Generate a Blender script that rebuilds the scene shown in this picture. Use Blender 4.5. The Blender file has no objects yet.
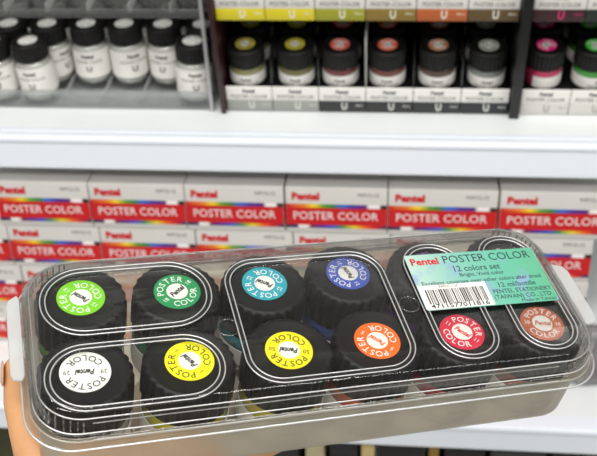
import bpy, bmesh, math, random
from mathutils import Matrix, Vector
random.seed(4)
C = bpy.context.scene.collection
SC = bpy.context.scene
R = math.radians
# ------------------------------------------------------------------ camera
cam_d = bpy.data.cameras.new('camera'); cam = bpy.data.objects.new('camera', cam_d); C.objects.link(cam)
cam_d.sensor_width = 36; cam_d.lens = 1000 / 597 * 36; cam_d.clip_start = .01
cam.matrix_world = Matrix(((0.99513339, -0.02437503, 0.09547462, 0), (0.0935651, 0.53763542, -0.83797, 0),
                           (-0.03090499, 0.84282502, 0.53729961, .46), (0, 0, 0, 1)))
cam_d.dof.use_dof = True; cam_d.dof.focus_distance = .425; cam_d.dof.aperture_fstop = 23
SC.camera = cam
# ------------------------------------------------------------------ light
w = bpy.data.worlds.new('world'); SC.world = w; w.use_nodes = True
w.node_tree.nodes['Background'].inputs[0].default_value = (1, .985, .955, 1)
w.node_tree.nodes['Background'].inputs[1].default_value = .40
def area(name, loc, target, sx, sy, e, col=(1, .985, .96)):
    l = bpy.data.lights.new(name, 'AREA'); l.shape = 'RECTANGLE'; l.size = sx; l.size_y = sy; l.energy = e; l.color = col
    o = bpy.data.objects.new(name, l); C.objects.link(o); o.location = loc
    o.rotation_euler = (Vector(target) - Vector(loc)).to_track_quat('-Z', 'Y').to_euler()
area('ceiling_tube_light', (0, -.15, 2.0), (0, .7, 0), 2.4, .25, 31)
area('ceiling_tube_light', (-.2, -1.5, 2.0), (0, .8, -.1), 2.4, .25, 44)
area('ceiling_tube_light', (1.8, -.4, 1.9), (0, .5, 0), .25, 1.6, 9)
SC.view_settings.view_transform = 'Standard'; SC.view_settings.look = 'None'
SC.view_settings.gamma = 1; SC.view_settings.use_curve_mapping = False
SC.view_settings.exposure = 0
# ------------------------------------------------------------------ materials
def srgb(r, g, b):
    f = lambda v: (v / 12.92 if v <= .04045 else ((v + .055) / 1.055) ** 2.4)
    return (f(r / 255), f(g / 255), f(b / 255), 1)
MC = {}
def mat(name, rgb, rough=.5, spec=.5, metal=0, noise=0, bump=0, scale=40):
    if name in MC: return MC[name]
    m = bpy.data.materials.new(name); m.use_nodes = True; nt = m.node_tree; b = nt.nodes['Principled BSDF']
    c = srgb(*rgb); b.inputs['Base Color'].default_value = c; b.inputs['Roughness'].default_value = rough
    b.inputs['Specular IOR Level'].default_value = spec; b.inputs['Metallic'].default_value = metal
    if noise or bump:
        tc = nt.nodes.new('ShaderNodeTexCoord'); n = nt.nodes.new('ShaderNodeTexNoise'); n.inputs['Scale'].default_value = scale
        nt.links.new(tc.outputs['Object'], n.inputs['Vector'])
        if noise:
            r = nt.nodes.new('ShaderNodeValToRGB'); r.color_ramp.elements[0].position = .3; r.color_ramp.elements[1].position = .7
            r.color_ramp.elements[0].color = [v * (1 - noise) for v in c[:3]] + [1]
            r.color_ramp.elements[1].color = [min(1, v * (1 + noise)) for v in c[:3]] + [1]
            nt.links.new(n.outputs['Fac'], r.inputs[0]); nt.links.new(r.outputs[0], b.inputs['Base Color'])
        if bump:
            bp = nt.nodes.new('ShaderNodeBump'); bp.inputs['Strength'].default_value = bump; bp.inputs['Distance'].default_value = .001
            nt.links.new(n.outputs['Fac'], bp.inputs['Height']); nt.links.new(bp.outputs[0], b.inputs['Normal'])
    MC[name] = m; return m
def clear(name, tint=(.97, .97, .96), base=.04, edge=.75, rough=.06, bump=.0, scale=60, milk=0., milkcol=(.8, .8, .78), power=.35, stretch=(1, 1, 1)):
    """thin clear plastic: transparent + glossy by facing angle, with optional milkiness"""
    m = bpy.data.materials.new(name); m.use_nodes = True; nt = m.node_tree; nt.nodes.clear()
    N = nt.nodes.new; L = nt.links.new
    out = N('ShaderNodeOutputMaterial'); tr = N('ShaderNodeBsdfTransparent'); tr.inputs[0].default_value = (*tint, 1)
    gl = N('ShaderNodeBsdfGlossy'); gl.inputs['Roughness'].default_value = rough
    lw = N('ShaderNodeLayerWeight'); lw.inputs[0].default_value = power
    mr = N('ShaderNodeMapRange'); mr.inputs[3].default_value = base; mr.inputs[4].default_value = edge
    L(lw.outputs['Fresnel'], mr.inputs[0])
    src = tr
    if milk:
        df = N('ShaderNodeBsdfDiffuse'); df.inputs[0].default_value = (*milkcol, 1)
        tl = N('ShaderNodeBsdfTranslucent'); tl.inputs[0].default_value = (*milkcol, 1)
        mm = N('ShaderNodeMixShader'); mm.inputs[0].default_value = .3; L(df.outputs[0], mm.inputs[1]); L(tl.outputs[0], mm.inputs[2])
        m2 = N('ShaderNodeMixShader'); m2.inputs[0].default_value = milk; L(tr.outputs[0], m2.inputs[1]); L(mm.outputs[0], m2.inputs[2]); src = m2
    mx = N('ShaderNodeMixShader'); L(mr.outputs[0], mx.inputs[0]); L(src.outputs[0], mx.inputs[1]); L(gl.outputs[0], mx.inputs[2])
    if bump:
        tc = N('ShaderNodeTexCoord'); mp = N('ShaderNodeMapping'); mp.inputs['Scale'].default_value = stretch
        n = N('ShaderNodeTexNoise'); n.inputs['Scale'].default_value = scale; n.inputs['Detail'].default_value = 3
        bp = N('ShaderNodeBump'); bp.inputs['Strength'].default_value = bump; bp.inputs['Distance'].default_value = .001
        L(tc.outputs['Object'], mp.inputs[0]); L(mp.outputs[0], n.inputs['Vector']); L(n.outputs['Fac'], bp.inputs['Height'])
        L(bp.outputs[0], gl.inputs['Normal'])
    L(mx.outputs[0], out.inputs[0]); return m
def ramp_mat(name, stops, axis=0, x0=0., x1=1., rough=.5, interp='LINEAR', blotch=None):
    m = bpy.data.materials.new(name); m.use_nodes = True; nt = m.node_tree; b = nt.nodes['Principled BSDF']; N = nt.nodes.new; L = nt.links.new
    b.inputs['Roughness'].default_value = rough
    tc = N('ShaderNodeTexCoord'); sp = N('ShaderNodeSeparateXYZ'); mr = N('ShaderNodeMapRange'); mr.inputs[1].default_value = x0; mr.inputs[2].default_value = x1
    L(tc.outputs['Object'], sp.inputs[0]); L(sp.outputs[axis], mr.inputs[0])
    r = N('ShaderNodeValToRGB'); r.color_ramp.interpolation = interp; e = r.color_ramp.elements
    while len(e) < len(stops): e.new(.5)
    for el, (p, c) in zip(e, stops): el.position = p; el.color = srgb(*c)
    L(mr.outputs[0], r.inputs[0]); col = r.outputs[0]
    if blotch:
        n = N('ShaderNodeTexNoise'); n.inputs['Scale'].default_value = 75; n.inputs['Detail'].default_value = 4; L(tc.outputs['Object'], n.inputs[0])
        r2 = N('ShaderNodeValToRGB'); r2.color_ramp.elements[0].position = .56; r2.color_ramp.elements[1].position = .68
        r2.color_ramp.elements[0].color = (0, 0, 0, 1); r2.color_ramp.elements[1].color = (.75, .75, .75, 1)
        mx = N('ShaderNodeMix'); mx.data_type = 'RGBA'; L(n.outputs['Fac'], r2.inputs[0]); L(r2.outputs[0], mx.inputs[0])
        L(col, mx.inputs[6]); mx.inputs[7].default_value = srgb(*blotch); col = mx.outputs[2]
    L(col, b.inputs['Base Color']); return m
M_shelf = mat('white_enamel', (236, 240, 240), .35, .5)
M_rail = mat('white_rail_plastic', (234, 240, 248), .4)
M_cap = mat('black_ribbed_plastic', (21, 20, 19), .42, .25, noise=.25, scale=300)
M_white = mat('white_paper', (232, 230, 224), .6)
M_carton = mat('white_carton_board', (204, 201, 196), .5, noise=.03, scale=25)
M_red = mat('carton_red', (196, 14, 22), .45)
M_ink = mat('black_ink', (25, 25, 28), .5)
M_redink = mat('red_ink', (200, 22, 34), .5)
M_greyink = mat('grey_ink', (140, 138, 136), .5)
M_wink = mat('white_ink', (240, 240, 236), .5)
M_sink = mat('silver_ink', (226, 214, 212), .5)
M_black = mat('black_rack_plastic', (9, 9, 9), .4)
M_brown = mat('dark_red_brown_plastic', (48, 20, 20), .4)
M_skin = mat('skin', (214, 160, 112), .5, .4, noise=.06, bump=.25, scale=120)
M_nail = mat('nail', (226, 182, 160), .25)
M_lid = clear('clear_lid_plastic', (.988, .988, .98), .006, .42, .05, bump=.25, scale=30, stretch=(1, 2.5, 1), milk=.0, power=.28)
M_ridge = clear('clear_lid_ridge', (.99, .99, .98), .02, .6, .10, bump=.2, scale=90, milk=.0, milkcol=(.95, .95, .93), power=.5)
M_glint = clear('painted_glint_line', (.97, .97, .96), .35, .95, .25, milk=.75, milkcol=(.97, .97, .95), power=.6)  # milky white paints highlight lines onto clear plastic
M_sparkle = clear('crinkled_sparkle_plastic', (.98, .98, .97), .25, .95, .12, bump=1.0, scale=300, milk=.25, milkcol=(.97, .97, .95), power=.6)  # crinkle bumps plus milk that imitates glare at the lid corners
M_astreak = clear('acrylic_painted_streak', (.9, .92, .91), .1, .8, .15, milk=.4, milkcol=(.95, .96, .95))  # milk paints the bright streaks on the acrylic dividers and panel edge
M_base = clear('frosted_base_plastic', (.95, .92, .86), .05, .5, .22, bump=.15, scale=40, milk=.36, milkcol=(1., .96, .82))
M_tab = clear('frosted_clip_plastic', (.93, .94, .93), .05, .5, .3, milk=.55, milkcol=(.86, .87, .86))
M_acr = clear('clear_acrylic', (.965, .97, .965), .05, .6, .08, milk=.02, milkcol=(.85, .86, .85))
M_glass = clear('jar_glass', (.86, .88, .87), .06, .7, .05, milk=.04, milkcol=(.8, .81, .79))
M_rainbow_top = ramp_mat('rainbow_top', [(0, (196, 28, 26)), (.17, (225, 120, 20)), (.27, (240, 205, 20)), (.37, (90, 150, 40)), (.47, (30, 120, 60)),
    (.56, (40, 100, 200)), (.66, (60, 50, 150)), (.80, (90, 30, 110)), (.83, (235, 230, 228)), (.93, (235, 230, 228)), (.95, (60, 22, 30)), (1, (30, 20, 24))], 0, -.05, .05)
M_rainbow_bot = ramp_mat('rainbow_bottom', [(0, (40, 30, 60)), (.10, (60, 40, 90)), (.12, (235, 230, 228)), (.20, (235, 230, 228)), (.24, (110, 30, 60)), (.35, (80, 40, 140)),
    (.46, (40, 80, 190)), (.56, (30, 130, 70)), (.68, (225, 205, 30)), (.78, (230, 110, 20)), (.88, (200, 26, 26)), (1, (50, 30, 80))], 0, -.05, .05)
# ------------------------------------------------------------------ mesh helpers
def link(name, me, m=None, parent=None):
    o = bpy.data.objects.new(name, me); C.objects.link(o)
    if m is not None and not me.materials: me.materials.append(m)
    if parent is not None: o.parent = parent
    return o
def fin(bm, name, smooth=True, ang=.6):
    bmesh.ops.remove_doubles(bm, verts=bm.verts, dist=1e-6)
    bmesh.ops.recalc_face_normals(bm, faces=bm.faces)
    me = bpy.data.meshes.new(name)
    if smooth:
        for f in bm.faces: f.smooth = True
        for e in bm.edges:
            if len(e.link_faces) == 2 and e.calc_face_angle(0) > ang: e.smooth = False
    bm.to_mesh(me); bm.free(); return me
def boxbm(bm, x0, x1, y0, y1, z0, z1, bev=0):
    t = bmesh.new(); bmesh.ops.create_cube(t, size=1)
    bmesh.ops.scale(t, vec=(x1 - x0, y1 - y0, z1 - z0), verts=t.verts); bmesh.ops.translate(t, vec=((x0 + x1) / 2, (y0 + y1) / 2, (z0 + z1) / 2), verts=t.verts)
    if bev: bmesh.ops.bevel(t, geom=t.edges[:], offset=bev, segments=2, affect='EDGES', profile=.5)
    me = bpy.data.meshes.new('t'); t.to_mesh(me); t.free(); bm.from_mesh(me); bpy.data.meshes.remove(me)
def box(name, x0, x1, y0, y1, z0, z1, m, parent=None, bev=.0006):
    bm = bmesh.new(); boxbm(bm, x0, x1, y0, y1, z0, z1, bev); return link(name, fin(bm, name), m, parent)
def rings(loops, cap0=True, cap1=True, closed=True):
    bm = bmesh.new(); vs = [[bm.verts.new(p) for p in l] for l in loops]; n = len(loops[0])
    for a, b in zip(vs, vs[1:]):
        for i in range(n if closed else n - 1):
            j = (i + 1) % n; bm.faces.new((a[i], a[j], b[j], b[i]))
    if cap0: bm.faces.new(vs[0][::-1])
    if cap1: bm.faces.new(vs[-1])
    return bm
def lathe(prof, n=36, flute=None, z0=0, **k):
    loops = []
    for r, z, *fl in prof:
        a = fl[0] if fl else 0
        loops.append([((r - a * (.5 + .5 * math.cos(i * 2 * math.pi / n * flute)) if flute else r) * math.cos(i * 2 * math.pi / n),
                       (r - a * (.5 + .5 * math.cos(i * 2 * math.pi / n * flute)) if flute else r) * math.sin(i * 2 * math.pi / n), z) for i in range(n)])
    return rings(loops, **k)
def rrect(hx, hy, r, z, cx=0, cy=0, n=8):
    P = []
    for sx, sy, a0 in ((1, 1, 0), (-1, 1, 90), (-1, -1, 180), (1, -1, 270)):
        for i in range(n + 1):
            a = R(a0 + 90 * i / n); P.append((cx + sx * (hx - r) + r * math.cos(a), cy + sy * (hy - r) + r * math.sin(a), z))
    return P
def tube(bm, pts, r, seg=8, closed=True):
    P = [Vector(p) for p in pts]; n = len(P); L = []
    for i in range(n):
        t = (P[(i + 1) % n] - P[i - 1]) if closed else (P[min(i + 1, n - 1)] - P[max(i - 1, 0)])
        t.normalize(); u = t.cross(Vector((0, 0, 1))).normalized(); v = u.cross(t)
        L.append([bm.verts.new(P[i] + (u * math.cos(k * 2 * math.pi / seg) + v * math.sin(k * 2 * math.pi / seg)) * r) for k in range(seg)])
    for i in range(n if closed else n - 1):
        a, b = L[i], L[(i + 1) % n]
        for k in range(seg): bm.faces.new((a[k], a[(k + 1) % seg], b[(k + 1) % seg], b[k]))
TC = {}
def text_mesh(s, size, offset=0, shear=0, ax='CENTER', sp=1.0):
    k = (s, size, offset, shear, ax, sp)
    if k in TC: return TC[k]
    cu = bpy.data.curves.new('t', 'FONT'); cu.body = s; cu.size = size; cu.offset = offset; cu.shear = shear; cu.resolution_u = 2
    cu.align_x = ax; cu.align_y = 'CENTER'; cu.extrude = size * .01; cu.space_character = sp
    o = bpy.data.objects.new('t', cu); C.objects.link(o); bpy.context.view_layer.update()
    me = bpy.data.meshes.new_from_object(o.evaluated_get(bpy.context.evaluated_depsgraph_get()))
    bpy.data.objects.remove(o); bpy.data.curves.remove(cu); me.materials.clear(); TC[k] = me; return me
def add_text(bm, s, size, M, offset=0, shear=0, ax='CENTER', sp=1.0, w=None):
    """w: squeeze/stretch the line to this width"""
    me = text_mesh(s, size, offset, shear, ax, sp); t = bmesh.new(); t.from_mesh(me)
    if w and t.verts:
        xs = [v.co.x for v in t.verts]; k = w / (max(xs) - min(xs)); bmesh.ops.scale(t, vec=(k, 1, 1), verts=t.verts)
    bmesh.ops.transform(t, matrix=M, verts=t.verts); m2 = bpy.data.meshes.new('t'); t.to_mesh(m2); t.free(); bm.from_mesh(m2); bpy.data.meshes.remove(m2)
def txt(name, items, m, parent):
    bm = bmesh.new()
    for it in items: add_text(bm, *it[:3], **(it[3] if len(it) > 3 else {}))
    me = bpy.data.meshes.new(name); bm.to_mesh(me); bm.free(); return link(name, me, m, parent)
T = lambda x, y, z=0: Matrix.Translation((x, y, z))
RZ = lambda a: Matrix.Rotation(R(a), 4, 'Z')
FRONT = Matrix.Rotation(R(90), 4, 'X')   # text standing up, facing -Y
def root(name, label, cat, M=None, group=None):
    o = bpy.data.objects.new(name, None); C.objects.link(o); o.empty_display_size = .01
    if M is not None: o.matrix_world = M
    o['label'] = label; o['category'] = cat
    if group: o['group'] = group
    return o
def copy_tree(o, parent=None):
    c = o.copy(); C.objects.link(c); c.parent = parent
    for ch in o.children: copy_tree(ch, c)
    return c
def setmat(o, m):
    o.material_slots[0].link = 'OBJECT'; o.material_slots[0].material = m
def child(o, name):
    for c in o.children_recursive:
        if c.name.split('.')[0] == name: return c
# ------------------------------------------------------------------ the setting
def struct(o): o['kind'] = 'structure'; return o
M_floor = mat('grey_vinyl_floor', (170, 168, 162), .4, noise=.08, scale=3)
M_wall = mat('painted_wall', (205, 205, 202), .7, noise=.02, scale=2)
struct(box('floor', -3, 3, -2.5, 1.6, -1.3, -1.2, M_floor, bev=0))
struct(box('wall_back', -3, 3, 1.5, 1.6, -1.2, 2.2, M_wall, bev=0))
# ------------------------------------------------------------------ shelving unit
unit = root('shelving_unit', 'white metal store shelving unit carrying the paint jar racks and red cartons', 'shelf', T(0, 1.1, -1.2))
def up(o): o.parent = unit; o.matrix_parent_inverse = unit.matrix_world.inverted(); return o
bpy.context.view_layer.update()
X0, X1 = -1.0, 1.0
def profile(name, pts, m):
    """extrude a Y,Z outline along X"""
    bm = rings([[(X0, y, z) for y, z in pts], [(X1, y, z) for y, z in pts]]); return up(link(name, fin(bm, name, ang=.5), m))
def arc(cy, cz, r, a0, a1, n=4): return [(cy + r * math.cos(R(a0 + (a1 - a0) * i / n)), cz + r * math.sin(R(a0 + (a1 - a0) * i / n))) for i in range(n + 1)]
profile('shelf_board', [(.897, 0), (1.42, 0), (1.42, -.02), (.897, -.02)], M_shelf)
profile('shelf_rail', [(.8965, -.030), (.8965, .0008)] + [(.889, .0012), (.8875, .0004), (.886, .0012)] + arc(.8785, -.0022, .0034, 90, 180) + [(.8751, -.0045), (.8772, -.0052), (.8772, -.033)] + arc(.8797, -.035, .0025, 180, 270) + [(.890, -.0375)], M_rail)
profile('shelf_board', [(.80, -.279), (1.42, -.279), (1.42, -.299), (.80, -.299)], M_shelf)
profile('shelf_rail', [(.7995, -.308), (.7995, -.2782)] + arc(.7805, -.2815, .0033, 90, 180) + [(.7772, -.284), (.7788, -.285), (.7788, -.309)] + arc(.781, -.311, .0022, 180, 270) + [(.792, -.3135)], M_rail)
profile('shelf_board', [(.80, -.56), (1.42, -.56), (1.42, -.59), (.80, -.59)], M_shelf)
profile('shelf_board', [(.86, .40), (1.42, .40), (1.42, .37), (.86, .37)], M_shelf)
profile('back_panel', [(1.42, -1.15), (1.45, -1.15), (1.45, 1.9), (1.42, 1.9)], mat('dark_grey_back_panel', (120, 118, 116), .7))  # raised out of view and greyed to cut haze reflected in the lid
profile('plinth', [(.80, -1.2), (1.44, -1.2), (1.44, -1.1), (.80, -1.1)], M_shelf)
for s in (-1, 1): up(box('upright', s * 1.0 - .02, s * 1.0 + .02, 1.40, 1.46, -1.2, 1.92, M_shelf))
# ------------------------------------------------------------------ jars
def cap_bm(r, h, flute=26):
    n = flute * 6
    return lathe([(r - .0009, -.0005), (r, .0006, .0012), (r, h * .55, .0012), (r - .0002, h - .0022, .0013), (r - .0008, h - .0009, .0007), (r - .0022, h), (r * .8, h), (r * .78, h - .0002)], n, flute)
DISC = {}
def ring_letters(num, name='lettering', shear=0):
    bm = bmesh.new(); rr = .00715
    for word, a0, st, flip in (('POSTER', 90, 23, 1), ('COLOR', -90, 25, -1)):
        n = len(word)
        for i, ch in enumerate(word):
            a = a0 - flip * st * (i - (n - 1) / 2)
            M = RZ(a) @ T(rr, 0) @ RZ(-90 if flip == 1 else 90)
            add_text(bm, ch, .0042, M, offset=.00001)
    if num:
        for s in (-1, 1): add_text(bm, num, .0028, T(s * rr, 0))
    me = bpy.data.meshes.new(name); bm.to_mesh(me); bm.free(); return me
BRAND = bmesh.new(); add_text(BRAND, 'Pentel', .0036, T(0, 0), offset=.00013, shear=.25, w=.0078)
_b = bpy.data.meshes.new('brand_mark'); BRAND.to_mesh(_b); BRAND.free(); BRAND = _b
def disc(r, h, n=40):
    return fin(lathe([(r, 0), (r, h)], n), 'disc')
D_out = disc(.0100, .00025, 48); D_in = disc(.0046, .0003, 32)
D_out.materials.append(M_white); D_in.materials.append(M_white)
SHORT = dict(r=.0183, h=.028, cr=.0183, ch=.0165, rows=1)
def make_jar(name, kind):
    """kind: short (30 ml colour jar) or tall (white jar). origin at the foot"""
    t = bpy.data.objects.new(name, None); C.objects.link(t); t.empty_display_size = .01
    if kind == 'short': r, hb, cr, ch = .0183, .0250, .0193, .0190
    else: r, hb, cr, ch = .0197, .0465, .0187, .0180
    body = lathe([(r * .6, .0012), (r * .8, 0), (r - .0015, .0008), (r, .0035), (r, hb - .006), (r - .001, hb - .003), (r - .003, hb - .0005), (r - .0045, hb), (r - .0045, hb + .003)], 40)
    link('jar_body', fin(body, 'jar_body'), M_glass, t)
    fill = lathe([(r * .8, .0016), (r - .0012, .0035), (r - .0008, hb - .0068), (r - .003, hb - .003), (r - .0055, hb - .0015)], 32)
    link('paint', fin(fill, 'paint'), mat('white_paint', (224, 222, 214), .4), t)
    # wrapped paper label, slightly proud of the glass
    z0, z1 = (.005, hb - .0075) if kind == 'short' else (.009, hb - .006)
    n = 40; loops = []
    a0, a1 = R(-90 - 150), R(-90 + 150)
    bm = bmesh.new(); A = []
    for i in range(n + 1):
        a = a0 + (a1 - a0) * i / n
        A.append([bm.verts.new(((r + d) * math.cos(a), (r + d) * math.sin(a), z)) for d, z in ((.00015, z0), (.0004, z0), (.0004, z1), (.00015, z1))])
    for p, q in zip(A, A[1:]):
        for k in range(4): bm.faces.new((p[k], p[(k + 1) % 4], q[(k + 1) % 4], q[k]))
    bm.faces.new(A[0]); bm.faces.new(A[-1][::-1])
    lb = link('paper_label', fin(bm, 'paper_label'), M_white, t)
    bm = bmesh.new(); zt = (z0 + z1) / 2
    rows = [('Pentel', .0042, z1 - .0055, .00015), ('POSTER COLOR', .0036, z1 - .0105, 0)] if kind == 'short' else [('Pentel', .0052, z1 - .006, .00025), ('POSTER COLOR', .0042, z1 - .0125, 0), ('U', .009, z1 - .021, .0003)]
    for s, sz, z, of in rows: add_text(bm, s, sz, T(0, 0, z) @ FRONT, offset=of)
    for v in bm.verts:
        a = -math.pi / 2 + v.co.x / r; v.co = Vector(((r + .00055 - v.co.y) * math.cos(a), (r + .00055 - v.co.y) * math.sin(a), v.co.z))
    me = bpy.data.meshes.new('label_print'); bm.to_mesh(me); bm.free(); link('label_print', me, mat('dark_print', (110, 108, 106) if kind == 'tall' else (60, 60, 62)), lb)
    cp = link('cap', fin(cap_bm(cr, ch), 'cap', ang=1.0), M_cap, t); cp.location.z = hb + .0005
    d = link('cap_label', D_out, None, cp); d.location.z = ch - .00015
    e = link('cap_label_centre', D_in, None, cp); e.location.z = ch - .0001
    return t
def dress(j, ring, num, rot, letter, brandcol, centre=True, paint=None):
    cp = child(j, 'cap'); L = link('cap_lettering', ring_mesh(num), None, cp); L.location.z = child(j, 'cap_label').location.z + .0003
    if not L.data.materials: L.data.materials.append(M_wink)
    setmat(L, letter); L.rotation_euler.z = R(rot)
    b = link('brand_mark', BRAND, None, cp); b.location.z = L.location.z + .00005; b.rotation_euler.z = R(rot)
    if not BRAND.materials: BRAND.materials.append(M_ink)
    setmat(b, brandcol); setmat(child(j, 'cap_label'), ring)
    if paint: setmat(child(j, 'paint'), paint)
RM = {}
def ring_mesh(num):
    if num not in RM: RM[num] = ring_letters(num)
    return RM[num]
short0 = make_jar('paint_jar', 'short'); tall0 = make_jar('white_paint_jar', 'tall')
HS = .0250 + .0005 + .0190   # height of the short jar
used = {'short': False, 'tall': False}
def jar(kind, M, label, group, ring, num, rot, letter, brand, paint=None):
    src = short0 if kind == 'short' else tall0
    o = copy_tree(src)
    o.matrix_world = M; o['label'] = label; o['category'] = 'paint jar'
    if group: o['group'] = group
    dress(o, ring, num, rot, letter, brand, paint=paint); return o
def cmat(n, rgb, rough=.4): return mat(n, rgb, rough)
# ------------------------------------------------------------------ the held box
BM = Matrix(((0.9250913, -0.3310902, 0.1859714, -.03199), (0.3602081, 0.9201258, -0.1536836, .343448), (-0.1202339, 0.2091597, 0.9704618, .197347), (0, 0, 0, 1)))
mm = .001
jars = [  # x, y, ring colour, number, rotation seen on the photo, dark letters?, label words
    (-100.8, -19.5, (236, 234, 228), '29', 176, 1, 'white', 'front left corner'),
    (-59.6, -19.6, (246, 236, 20), '1', 124, 1, 'lemon yellow', 'second from the left in the front row'),
    (-18.0, -19.6, (244, 226, 18), '50', 166, 1, 'yellow', 'front row, inside the large square ridge'),
    (21.0, -19.6, (238, 108, 32), '5', 134, 0, 'orange', 'front row'),
    (60.3, -19.9, (206, 36, 66), '11', -50, 0, 'crimson red', 'front row, below the barcode'),
    (99.5, -19.9, (186, 92, 52), '38', -12, 0, 'brown', 'front right corner'),
    (-98.6, 20.2, (122, 204, 24), '13', 138, 0, 'light green', 'back left corner'),
    (-58.2, 18.8, (32, 146, 84), '18', 40, 0, 'dark green', 'second from the left in the back row'),
    (-19.4, 19.0, (38, 160, 176), '22', 146, 0, 'turquoise', 'back row'),
    (20.0, 20.8, (60, 84, 176), '21', 108, 0, 'blue', 'back row'),
    (59.5, 19.4, (120, 60, 150), '25', 20, 0, '', ''),
    (98.5, 19.4, (40, 40, 42), '30', 60, 0, '', '')]
words = ['paint jar with a white cap label, front left corner of the clear box',
 'paint jar with a yellow cap label numbered 1, right of the white label',
 'paint jar with a yellow cap label, straight left of the orange label',
 'paint jar with an orange cap label, front row of the box',
 'paint jar with a crimson red cap label just below the barcode',
 'paint jar with a brown cap label, front right corner of the box',
 'paint jar with a light green cap label, back left corner of the box',
 'paint jar with a dark green cap label, back row of the box',
 'paint jar with a turquoise cap label, back row of the box',
 'paint jar with a blue cap label, back row of the box',
 'black capped paint jar under the left half of the teal sticker',
 'black capped paint jar under the right end of the teal sticker']
for i, (x, y, col, num, rot, dark, nm, _) in enumerate(jars):
    ring = cmat('cap_label_%d' % i, col, .45)
    jar('short', BM @ T(x * mm, y * mm, -HS) , words[i], 'paint jars inside the clear box', ring, num, rot,
        M_ink if dark else M_wink, M_ink if dark or i in (6, 7, 8, 9) else cmat('brand_%d' % i, col), paint=cmat('paint_%d' % i, col))
set_ = root('clear_plastic_box', 'clear plastic box with ridged lid and teal sticker holding twelve paint jars, held up', 'box', BM)
cx, cy = .2, .8
# lid shell
zt = 2.0
LP = [(80, 25, 10, zt), (115.7, 37.5, 15, zt), (118.0, 39.8, 16, zt - .5), (119.5, 41.3, 17, zt - 2), (122.8, 42.2, 18, zt - 5), (121.2, 42.6, 18, -8.6),
      (122.8, 43, 18, -9.6), (122.8, 44.2, 18.6, -10.1), (123.8, 45.2, 19, -10.4), (124.3, 45.6, 19.2, -11.2), (124.5, 45.8, 19.2, -13.8), (125.1, 46.4, 19.4, -14.4)]
def shell(name, prof, m, thick, parent, cap0=True, cap1=False):
    bm = rings([[(x * mm, y * mm, z * mm) for x, y, z in rrect(hx, hy, r, z, cx, cy, 10)] for hx, hy, r, z in prof], cap0, cap1)
    me = fin(bm, name, ang=1.2); o = link(name, me, m, parent)
    s = o.modifiers.new('s', 'SOLIDIFY'); s.thickness = thick; s.offset = -1 if cap0 else -1; return o
lid = shell('lid', LP, M_lid, .0005, set_)
base = shell('base', [(70, 20, 8, -46), (116.5, 36.6, 12, -46), (119.0, 38.9, 14, -45.2), (119.9, 39.9, 15, -43.2), (120.5, 41.2, 16.5, -16), (120.8, 41.7, 17, -14.6), (122.8, 44.4, 18.6, -13.4), (123.2, 44.8, 18.8, -11.8)], M_base, .0007, set_)
def ridge(x0, x1, y0, y1, r):
    z = zt + .1; w_ = 3.0
    ccx, ccy, hx, hy = (x0 + x1) / 2, (y0 + y1) / 2, (x1 - x0) / 2, (y1 - y0) / 2
    S = lambda o, zz: [(p[0] * mm, p[1] * mm, zz * mm) for p in rrect(hx - o, hy - o, max(r - o, 2), z, ccx, ccy, 12)]
    prof = [(0, z - .2), (.1, z + .35), (.35, z + .75), (.7, z + .85), (1.1, z + .6), (w_ - 1.1, z + .6), (w_ - .7, z + .85), (w_ - .35, z + .75), (w_ - .1, z + .35), (w_, z - .2)]
    bm = rings([S(o, zz) for o, zz in prof], False, False)
    rd = link('raised_ridge', fin(bm, 'raised_ridge', ang=2), M_ridge, lid)
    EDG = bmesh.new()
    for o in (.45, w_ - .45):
        tube(EDG, S(o, z + .8), .00030, 6)  # white tubes stand in for highlights along the ridge edges
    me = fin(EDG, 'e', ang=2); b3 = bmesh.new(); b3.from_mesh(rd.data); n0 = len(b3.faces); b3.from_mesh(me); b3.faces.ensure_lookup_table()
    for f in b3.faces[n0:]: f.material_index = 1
    b3.to_mesh(rd.data); b3.free(); rd.data.materials.append(M_glint)
for a in [(-116, -44, -3.6, 34.5, 18.5), (-117, -46, -41, -7.5, 16.5), (-38, 36, -38.5, 32, 15), (45.8, 75, -37.5, 32.5, 14.3), (84.5, 113.5, -37.5, 34, 14.3)]: ridge(*a)
# small moulded pips and the webs between ridges
for px, py in ((-41, -6), (41, -3), (80, -2)):
    bm = bmesh.new(); tube(bm, [((px + 4.5 * math.cos(R(a))) * mm, (py + 4.5 * math.sin(R(a))) * mm, (zt + .15) * mm) for a in range(0, 360, 15)], .0003, 6)
    link('moulded_ring', fin(bm, 'moulded_ring', ang=2), M_ridge, lid)
# ribs round the lid wall, whitened to stand in for highlights
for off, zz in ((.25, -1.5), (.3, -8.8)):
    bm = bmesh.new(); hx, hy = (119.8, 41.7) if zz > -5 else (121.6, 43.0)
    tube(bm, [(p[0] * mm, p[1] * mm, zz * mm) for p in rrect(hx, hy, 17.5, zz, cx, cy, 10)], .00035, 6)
    link('wall_glint', fin(bm, 'wall_glint', ang=2), M_glint, lid)
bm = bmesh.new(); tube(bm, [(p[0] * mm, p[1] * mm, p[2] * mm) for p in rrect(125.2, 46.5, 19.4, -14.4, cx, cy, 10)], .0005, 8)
link('rim_bead', fin(bm, 'rim_bead', ang=2), M_glint, lid)  # white bead draws the highlight along the rim
for k, (yy, zz) in enumerate(((44.6, -10.0), (42.6, -6.2), (-40.9, -5.6), (-44.3, -11.6))):  # wavy whitened ribs imitating reflected streaks, front and back
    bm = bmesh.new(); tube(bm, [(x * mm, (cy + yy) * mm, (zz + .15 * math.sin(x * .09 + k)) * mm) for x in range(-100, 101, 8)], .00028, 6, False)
    link('wall_glint', fin(bm, 'wall_glint', ang=2), M_glint, lid)
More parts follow.
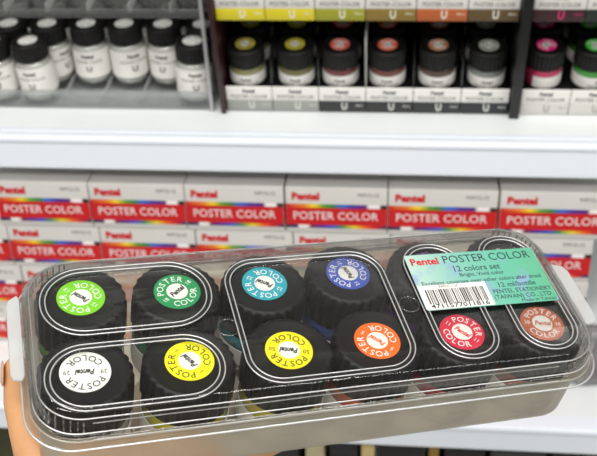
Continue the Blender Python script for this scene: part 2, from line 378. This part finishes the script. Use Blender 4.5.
# clip tabs
for s, y0, y1, e in ((-1, -14, 33, .72), (1, -17, 24, 1.45)):
    b0 = cx + s * 123.5
    out = [(b0, y0 + 3, -8.5), (b0, y1 - 3, -8.5), (b0 + s * e * 1.5, y1 - .5, -8.2), (b0 + s * e * 6.5, y1 - 2, -9.5), (b0 + s * e * 8.0, y1 - 5, -10), (b0 + s * e * 8.0, y0 + 5, -10), (b0 + s * e * 6.5, y0 + 2, -9.5), (b0 + s * e * 1.5, y0 + .5, -8.2)]
    bm = rings([[(x * mm, y * mm, z * mm) for x, y, z in out], [(x * mm, y * mm, (z - 1.3) * mm) for x, y, z in out]])
    bmesh.ops.bevel(bm, geom=bm.edges[:], offset=.0003, segments=1, affect='EDGES'); link('clip_tab', fin(bm, 'clip_tab'), M_tab, set_)
# short milky ribs added in the rounded lid corners to imitate sparkle
for sx in (-1, 1):
    for sy in (-1, 1):
        for k in range(10):
            a = R(4 + 9.2 * k + random.uniform(-2, 2)); bm = bmesh.new(); pts = []
            for q in range(6):
                zz = -2.0 - 7.5 * q / 5; rr = 17.6 + .02 * (-zz) + .25 * math.sin(q * 2.1 + k); hx, hy = 119.9 - 17.5 + .0, 41.9 - 17.5
                pts.append(((cx + sx * (hx + rr * math.cos(a))) * mm, (cy + sy * (hy + rr * math.sin(a))) * mm, zz * mm))
            tube(bm, pts, .00038, 6, False); link('corner_sparkle', fin(bm, 'corner_sparkle', ang=2), M_sparkle, lid)
# sticker
SX0, SX1, SY0, SY1 = 47.3, 112.2, -9.6, 24.6; SZ = zt + 1.35
M_stick = ramp_mat('teal_holographic', [(0, (176, 204, 192)), (.35, (126, 184, 168)), (.7, (100, 178, 152)), (1, (96, 172, 136))], 0, -.032, .032, .35, blotch=(140, 160, 200))
st = root('x', '', ''); bpy.data.objects.remove(st)
bm = bmesh.new(); W_, H_ = (SX1 - SX0) * mm / 2, (SY1 - SY0) * mm / 2
L_ = [(p[0], p[1], 0) for p in rrect(W_, H_, .0012, 0, n=3)]
bm = rings([L_, [(x, y, .00015) for x, y, z in L_]]); st = link('sticker', fin(bm, 'sticker'), M_stick, set_)
st.location = ((SX0 + SX1) / 2 * mm, (SY0 + SY1) / 2 * mm, SZ * mm); st.rotation_euler.z = R(-1.2)
UV = lambda u, v, z=.0002: T((u * 2 - 1) * W_, (1 - v * 2) * H_, z)
txt('sticker_lettering', [('POSTER COLOR', .0068, UV(.615, .13), dict(w=.0440, offset=-.00002)), ('12 colors set', .0052, UV(.50, .31), dict(w=.023)),
    ('Bright, Vivid color', .0034, UV(.52, .425), dict(w=.022)), ('Excellent coverage over other colors after dried', .0033, UV(.50, .54), dict(w=.059)),
    ('12 ml/bottle', .0042, UV(.74, .655), dict(w=.0185)), ('PENTEL STATIONERY', .0036, UV(.76, .77), dict(w=.029)), ('(TAIWAN) CO., LTD.', .0036, UV(.75, .87), dict(w=.029)),
    ('Made in Taiwan', .0026, UV(.85, .955), dict(w=.017))], mat('sticker_ink', (40, 62, 66)), st)
txt('sticker_brand', [('Pentel', .0058, UV(.135, .14), dict(w=.0135, offset=.00015))], M_redink, st)
bp = box('barcode_patch', -W_ + .0003, -W_ + .033, -H_ + .0004, -H_ + .0147, .0001, .00025, M_white, st, bev=0)
bm = bmesh.new(); x = -W_ + .0028; random.seed(9)
while x < -W_ + .0305:
    w_ = random.choice((.00025, .00035, .0005, .0007)); boxbm(bm, x, x + w_, -H_ + .0034, -H_ + .0120, .0002, .0003); x += w_ + random.choice((.0003, .00045, .0006))
add_text(bm, '4711577011816', .0034, T(-W_ + .0168, -H_ + .0019, .0003), w=.028, offset=.00005)
add_text(bm, 'WPOC-12C', .0024, T(-W_ + .015, -H_ + .0134, .0003), w=.010)
link('barcode', fin(bm, 'barcode', False), M_ink, bp)
bpy.context.view_layer.update()
# ------------------------------------------------------------------ hand under the box (coordinates in the box's frame, mm)
def blob(bm, a, b, ra, rb, step=.35, flat=1.0):
    a, b = Vector(a), Vector(b); n = max(2, int((a - b).length / (min(ra, rb) * step)) + 1)
    for i in range(n + 1):
        t = i / n; p = a.lerp(b, t); r = ra + (rb - ra) * t
        bmesh.ops.create_icosphere(bm, subdivisions=2, radius=r * mm, matrix=Matrix.Translation(p * mm))
bm = bmesh.new()
Zp = -60
# palm
kn = [(-62, 12, -60), (-52, -3, -60), (-48, -20, -60), (-50, -36, -61)]
wr = Vector((-122, -74, -86))
heel = [(-106, -32, -67), (-102, -42, -68), (-98, -50, -69), (-92, -57, -71)]
for k, h_, r in zip(kn, heel, (12.5, 12, 11.5, 11)):
    blob(bm, h_, k, r + 2, r); blob(bm, wr, h_, 19, r + 3)
for k in range(3): blob(bm, kn[k], kn[k + 1], 11.5, 11.2)
# fingers: slightly curled under the base
fg = [([(-62, 12, -60), (-20, 22, -58.5), (4, 27, -56.8), (22, 30, -54.8)], (10.5, 9, 8.2, 7.0)),
      ([(-52, -3, -60), (-4, 4, -58), (22, 8, -56), (42, 10, -54.2)], (10.5, 9.2, 8.4, 7.2)),
      ([(-48, -20, -60), (-6, -10, -57.8), (16, -5, -56), (33, -2, -53.9)], (10, 8.8, 8, 6.9)),
      ([(-52, -34, -61), (-22, -24, -56.8), (-6, -20, -55), (8, -17, -53.3)], (9, 7.8, 7, 6.2))]
for P, r in fg:
    for i in range(3): blob(bm, P[i], P[i + 1], r[i], r[i + 1])
# thumb rising against the left end of the box
th = [(-108, -38, -72), (-121, -12, -62), (-126.2, 5, -46), (-126.2, 12, -32)]
for i, (a, b) in enumerate(((13, 9.8), (9.8, 7.4), (7.4, 6.2))): blob(bm, th[i], th[i + 1], a, b)
blob(bm, (-106, -36, -67), (-80, -6, -62), 16, 12)
# wrist and forearm
blob(bm, wr, (-142, -112, -104), 22, 25); blob(bm, (-142, -112, -104), (-225, -250, -170), 25, 38, .3)
me = bpy.data.meshes.new('hand'); bm.to_mesh(me); bm.free()
tmp = bpy.data.objects.new('tmp', me); C.objects.link(tmp); tmp.location = (0, 0, 0)
rm = tmp.modifiers.new('r', 'REMESH'); rm.mode = 'VOXEL'; rm.voxel_size = .0018; rm.use_smooth_shade = True
sm = tmp.modifiers.new('s', 'SMOOTH'); sm.factor = .6; sm.iterations = 5
bpy.context.view_layer.update()
hm = bpy.data.meshes.new_from_object(tmp.evaluated_get(bpy.context.evaluated_depsgraph_get())); bpy.data.objects.remove(tmp)
hm.name = 'person'; hm.materials.clear()
for p in hm.polygons: p.use_smooth = True
hand = link('person', hm, M_skin); hand.matrix_world = BM
hand['label'] = 'person whose bare left hand and forearm hold the clear box from underneath'; hand['category'] = 'person'
nb = lathe([(.0045, 0), (.0052, .0004), (.0035, .0012)], 16); nl = link('thumb_nail', fin(nb, 'thumb_nail'), M_nail, hand)
nl.location = (-132.0 * mm, 11 * mm, -33 * mm); nl.rotation_euler = (0, R(-85), 0); nl.scale = (1.25, 1, 1)
# ------------------------------------------------------------------ red and white cartons under the shelf
CW, CH, CD = .1025, .0545, .085
def make_carton():
    t = bpy.data.objects.new('paint_carton', None); C.objects.link(t); t.empty_display_size = .01
    box('carton_body', -CW / 2, CW / 2, 0, CD, 0, CH, M_carton, t, .0006)
    y0 = -.00025
    pb = box('red_band', -CW / 2 + .0003, CW / 2 - .0003, y0, .002, CH * .17, CH * .57, M_red, t, 0)
    # red wraps on the side panel
    box('side_band', -CW / 2 - .0002, CW / 2 + .0002, .001, CD - .001, CH * .17, CH * .57, M_red, t, 0)
    box('rainbow_strip', -CW / 2 + .0003, CW / 2 - .0003, y0 - .0001, .002, CH * .565, CH * .645, M_rainbow_top, t, 0)
    box('rainbow_strip', -CW / 2 + .0003, CW / 2 - .0003, y0 - .0001, .002, CH * .11, CH * .18, M_rainbow_bot, t, 0)
    F = lambda x, z: T(x, y0 - .0001, z) @ FRONT
    txt('band_lettering', [('POSTER COLOR', .0135, F(-.001, CH * .38), dict(w=.086, offset=.00008))], M_sink, pb)
    txt('brand_lettering', [('Pentel', .0115, F(-.031, CH * .81), dict(w=.028, offset=.0006))], M_redink, t)
    txt('code_lettering', [('WP12-12', .0060, F(.032, CH * .86), dict(w=.022, offset=.0001))], M_greyink, t)
    return t
carton0 = make_carton()
rowsC = [(-.0535, [(-.4268, 1.0, -2.5), (-.3228, .995, -.8), (-.2198, 1.015, 0), (-.1135, 1.03, 0), (-.0068, 1.085, -1), (.1068, 1.08, -1)]),
         (-.1090, [(-.5258, 1.0, 0), (-.4222, 1.0, -1.2), (-.3185, 1.02, -.4), (-.2125, 1.02, 0), (-.1067, 1.0, 0), (-.0030, .99, 0), (.1000, 1.03, 0)]),
         (-.1645, [(-.5200, 1.0, -1), (-.4155, 1.0, 0), (-.3120, 1.0, 0), (-.2080, 1.0, 0), (-.1040, 1.0, 0), (.0, .99, 0), (.104, 1.0, 0)]),
         (-.2200, [(-.5430, 1.0, 0), (-.4390, 1.0, 0), (-.3350, 1.0, 0), (-.2310, 1.0, 0), (-.1270, 1.0, 0), (-.0230, 1.0, 0), (.0810, 1.0, 0)])]
ORD = ['leftmost', 'second from the left', 'third from the left', 'fourth from the left', 'fifth from the left', 'sixth from the left', 'rightmost']
RN = ['top row under the shelf', 'second row from the top', 'third row from the top', 'bottom row on the lower shelf']
for ri, (zt_, L) in enumerate(rowsC):
    for ci, (x, s, a) in enumerate(L):
        o = copy_tree(carton0); o.scale = (s, 1, 1)
        o.location = (x + CW * s / 2, .8865 + (.0012 if ri % 2 else 0), zt_ - CH); o.rotation_euler.z = R(a * .0)
        if ri == 3: o.location.z = -.2788
        else: o.location.z = -.2788 + (3 - ri) * (CH + .0006)
        o['label'] = 'red and white carton, %s, %s' % (ORD[ci] if ci < len(L) - 1 else 'rightmost', RN[ri])
        o['category'] = 'carton'; o['group'] = 'red and white paint cartons stacked under the shelf'
# ------------------------------------------------------------------ grey packet at the right
def packet():
    bm = bmesh.new(); bmesh.ops.create_uvsphere(bm, u_segments=24, v_segments=16, radius=1)
    for v in bm.verts:
        x, y, z = v.co; n = .10 * math.sin(7 * z + 3 * x) + .07 * math.sin(11 * x + 5 * y)
        v.co = Vector(((abs(x) ** .6) * (1 if x > 0 else -1) * (1 + n * .5) * .026, y * .017 * (1 + n), (abs(z) ** .6) * (1 if z > 0 else -1) * .036 * (1 + .2 * n)))
    return bm
pk = link('grey_packet', fin(packet(), 'grey_packet', ang=2), mat('grey_plastic_film', (120, 116, 118), .25, noise=.35, bump=.4, scale=60))
pk.location = (.212, .858, -.2422); pk['label'] = 'crumpled grey plastic packet beside the red cartons at the right edge'; pk['category'] = 'packet'
# ------------------------------------------------------------------ racks (front foot on the shelf, tilted towards the shopper)
def rackM(x, th): return T(x, .9445, .0012) @ Matrix.Rotation(R(th), 4, 'X')
STRIP = {}
def card(parent, x, w_, z, top_h, bot_h, col, ucol, dark_text=True):
    c = box('card', x + .0004, x + w_ - .0004, -.0022, -.0004, z + bot_h, z + bot_h + top_h, M_white, parent, .0002)
    F = lambda xx, zz, y=-.0023: T(xx, y, zz) @ FRONT
    xm = x + w_ / 2
    txt('card_lettering', [('Pentel', .0062, F(xm, z + bot_h + top_h * .68), dict(w=.0125, offset=.0003)), ('POSTER COLOR', .0065, F(xm, z + bot_h + top_h * .26), dict(w=w_ * .78))], mat('card_ink', (88, 88, 90)), c)
    s = box('colour_strip', x + .0004, x + w_ - .0004, -.0022, -.0004, z, z + bot_h, mat('strip_%d_%d_%d' % col, col, .45), parent, .0002)
    txt('strip_lettering', [('U', .0125, F(xm + .002, z + bot_h * .5), dict(offset=.0004, w=.0058))] + [('30ml', .004, F(xm + w_ * .36, z + bot_h * .6), {})], mat('u_%d_%d_%d' % ucol, ucol), s)
rack = root('paint_rack', 'sloping black and white two tier paint rack with six jar channels, middle of shelf', 'display rack', rackM(0, 13))
PX, PW = -.1775, .0483; TZ = .112
def trays(parent, x0, x1, m, levels, depth=.20):
    for zf, zb in levels:
        box('tray', x0, x1, 0, depth, zf + zb, zf + zb + .002, m, parent)
M_trayw = mat('pale_rack_plastic', (150, 150, 146), .35)
trays(rack, PX, PX + 6 * PW, M_black, ((0, .021), (TZ, .004)))
low = [(150, 152, 146), (150, 152, 146), (40, 42, 42), (42, 42, 42), (40, 44, 44), (38, 42, 44)]
upc = [(222, 208, 40), (222, 206, 38), (160, 160, 44), (140, 116, 50), (186, 96, 48), (96, 78, 50)]
for i in range(6):
    card(rack, PX + i * PW, PW, 0, .0165, .0145, low[i], (214, 214, 208))
    card(rack, PX + i * PW, PW, TZ, .019, .0135, upc[i], (232, 228, 214))
for i in range(1, 6):
    box('divider', PX + i * PW - .0007, PX + i * PW + .0007, .002, .19, .0232, .062 if i != 3 else .088, M_acr if i != 3 else mat('pale_divider', (176, 176, 172)), rack, .0002)
box('side_panel', PX - .0060, PX - .0008, -.009, .2, .0, .20, M_brown, rack, .001)
box('side_panel', PX + 6 * PW + .0008, PX + 6 * PW + .0105, -.012, .2, .0, .20, M_black, rack, .001)
box('back_panel', PX, PX + 6 * PW, .2, .204, 0, .2, M_black, rack)
rack2 = root('paint_rack', 'sloping paint rack of fluorescent colour jars right of the black divider', 'display rack', rackM(0, 13))
QX, QW = PX + 6 * PW + .012, .0485
trays(rack2, QX, QX + 4 * QW, M_black, ((0, .021), (TZ, .004)))
for i in range(4):
    card(rack2, QX + i * QW, QW, 0, .0165, .0145, (206, 204, 198), (150, 148, 144))
    card(rack2, QX + i * QW, QW, TZ, .019, .0135, [(60, 34, 36), (36, 44, 38), (60, 40, 36), (40, 40, 44)][i], [(214, 50, 120), (52, 60, 54), (200, 90, 40), (60, 60, 60)][i])
box('back_panel', QX, QX + 4 * QW, .2, .204, 0, .2, M_black, rack2)
box('side_panel', QX + 4 * QW + .001, QX + 4 * QW + .01, -.01, .2, 0, .2, M_black, rack2, .001)
rj = [(-.1562, .0222, (186, 176, 70), 'olive yellow', (190, 180, 110)), (-.1050, .0222, (204, 192, 60), 'brighter yellow', (150, 140, 60)), (-.0593, .0222, (222, 96, 80), 'salmon red', (150, 30, 36)), (-.0113, .0222, (230, 104, 64), 'orange', (150, 60, 40)),
      (.0394, .0222, (176, 116, 76), 'tan brown', (110, 66, 40)), (.0893, .0222, (176, 182, 168), 'grey green', (170, 172, 166)), (.1460, .0235, (238, 40, 130), 'fluorescent pink', (255, 20, 120)), (.1935, .0235, (60, 200, 60), 'fluorescent green', (60, 200, 40))]
Z0 = .0233; 
for i, (x, y, col, nm, pc) in enumerate(rj):
    for k in range(3):
        if k == 0: lab = 'black capped jar with %s cap label at the front of its rack channel' % nm
        else: lab = 'dark shaded jar %s behind the jar with the %s cap label' % ('directly' if k == 1 else 'two places', nm)
        tw = 112 if i == 6 else (25 if i == 7 else 0)
        M = rackM(0, 13) @ T(x + (.001 * (-1) ** i if k else 0), y + .0392 * k, Z0) @ RZ(tw)
        j = jar('short', M, lab, 'colour jars in the sloping racks', cmat('ring_r%d' % i, col, .45), '' , [0, 5, -8, 4, 10, -5, -50, 10][i] - tw, M_ink if i < 2 or i == 5 else M_wink, M_ink, paint=cmat('paint_r%d' % i, pc))
        j.rotation_mode = 'QUATERNION'
# upper tier jars behind the cards
for i, (x, y, col, nm, pc) in enumerate(rj):
    M = rackM(0, 13) @ T(x, .030, TZ + .0063)
    jar('short', M, 'jar on the upper tier, standing above the %s labelled jar' % nm, 'colour jars in the sloping racks', cmat('ring_r%d' % i, col, .45), '', 0, M_wink, M_ink, paint=cmat('paint_r%d' % i, pc))
# left clear rack
lr = root('clear_acrylic_rack', 'clear acrylic rack of white paint jars at the left end of the shelf', 'display rack', rackM(0, 6))
LX0, LX1 = -.62, -.196
box('tray', LX0, LX1, 0, .20, .001, .003, M_acr, lr, .0004)
box('front_lip', LX0, LX1, -.002, 0, .0, .0215, M_acr, lr, .0004)
box('tray', LX0, LX1, .012, .20, .102, .1040, M_acr, lr, .0004)
box('front_lip', LX0, LX1, .0095, .0118, .100, .109, M_acr, lr, .0004)
box('side_panel', LX1 + .0005, LX1 + .0035, -.003, .2, 0, .2, M_acr, lr, .0005)
box('panel_edge', LX1 + .0002, LX1 + .0038, -.0052, -.0032, 0, .2, M_astreak, lr, .0003)
box('back_panel', LX0, LX1, .2, .203, 0, .2, mat('dark_rack_back', (46, 46, 46), .6), lr)
xs = [-.4675, -.4240, -.3785, -.335, -.2925, -.2495]
for xx in xs + [-.207]:
    bm = bmesh.new(); boxbm(bm, xx - .0225, xx - .0213, .0125, .19, .1041, .114, .0002); link('divider', fin(bm, 'divider'), M_astreak, lr)
    bm = bmesh.new(); boxbm(bm, xx - .0225, xx - .0213, .001, .19, .0032, .009, .0002); link('divider', fin(bm, 'divider'), M_astreak, lr)
def tj(x, y, z, lab, rot=0, lean=0):
    jar('tall', rackM(0, 6) @ T(x, y, z) @ Matrix.Rotation(R(lean), 4, 'Y') @ RZ(rot), lab, 'white paint jars in the clear rack', cmat('cap_white', (216, 216, 212), .5), '', -rot + 8, mat('grey_letter', (120, 120, 120)), M_greyink)
tj(-.4290, .0215, .0034, 'white paint jar cut by the left edge, beside the front jar', 15)
tj(-.3850, .0212, .0034, 'white paint jar standing out in front at the left of the clear rack', 0, -2.5)
tj(-.2145, .0225, .0034, 'white paint jar out in front against the right end of the clear rack', 12, 1.5)
nmz = ['just inside the left edge', 'half hidden by the front jar, left', 'second row, right of the half hidden one', 'middle of the second row', 'second row, nearest left of the right front jar', 'second row, behind the right front jar']
for k, x in enumerate([-.4215, -.3785, -.3352, -.2935, -.2511, -.2085]):
    tj(x, .0600, .0034, 'white paint jar, %s' % nmz[k], [10, 60, 4, 30, -5, 0][k])
    tj(x, .0995, .0034, 'shaded white jar, behind the one %s' % nmz[k], 0)
    tj(x, .085, .1043, 'upper tray white jar, above the one %s' % nmz[k], 0)
# ------------------------------------------------------------------ goods below the lower shelf
gc = [(-.60, .09, (60, 62, 30), 'olive green'), (-.50, .075, (58, 60, 34), 'dark olive'), (-.42, .08, (26, 28, 24), 'black'), (-.33, .07, (30, 30, 30), 'charcoal'), (-.25, .08, (120, 70, 30), 'brown'), (-.16, .06, (40, 40, 40), 'dark grey'),
      (-.093, .022, (196, 186, 150), 'cream'), (-.066, .032, (34, 34, 38), 'slim black'), (-.031, .016, (214, 190, 130), 'thin straw coloured'), (-.012, .05, (22, 22, 24), 'wide black'), (.043, .012, (150, 116, 52), 'thin ochre'), (.06, .045, (24, 24, 26), 'black right hand'), (.11, .06, (60, 60, 62), 'dark grey right hand'), (.175, .07, (30, 30, 32), 'rightmost black')]
for x, w_, col, nm in gc:
    b = root('goods_carton', '%s carton in the row standing below the lower shelf' % nm, 'carton', T(x, .800, -.5598), 'cartons standing below the lower shelf')
    h = .232 - .004 * ((int(x * 1000)) % 3)
    box('carton_body', .0005, w_ - .0005, 0, .10, 0, h, mat('goods_%d_%d_%d' % col, col, .5, noise=.1), b, .001)
    box('carton_flap', .0012, w_ - .0012, -.0006, .04, h - .022, h + .0006, mat('goods_%d_%d_%d' % col, col), b, .0003)
# the prototypes themselves are removed: every jar and carton in the scene is a copy
for p in (short0, tall0, carton0):
    for c in list(p.children_recursive): bpy.data.objects.remove(c)
    bpy.data.objects.remove(p)
bpy.context.view_layer.update()
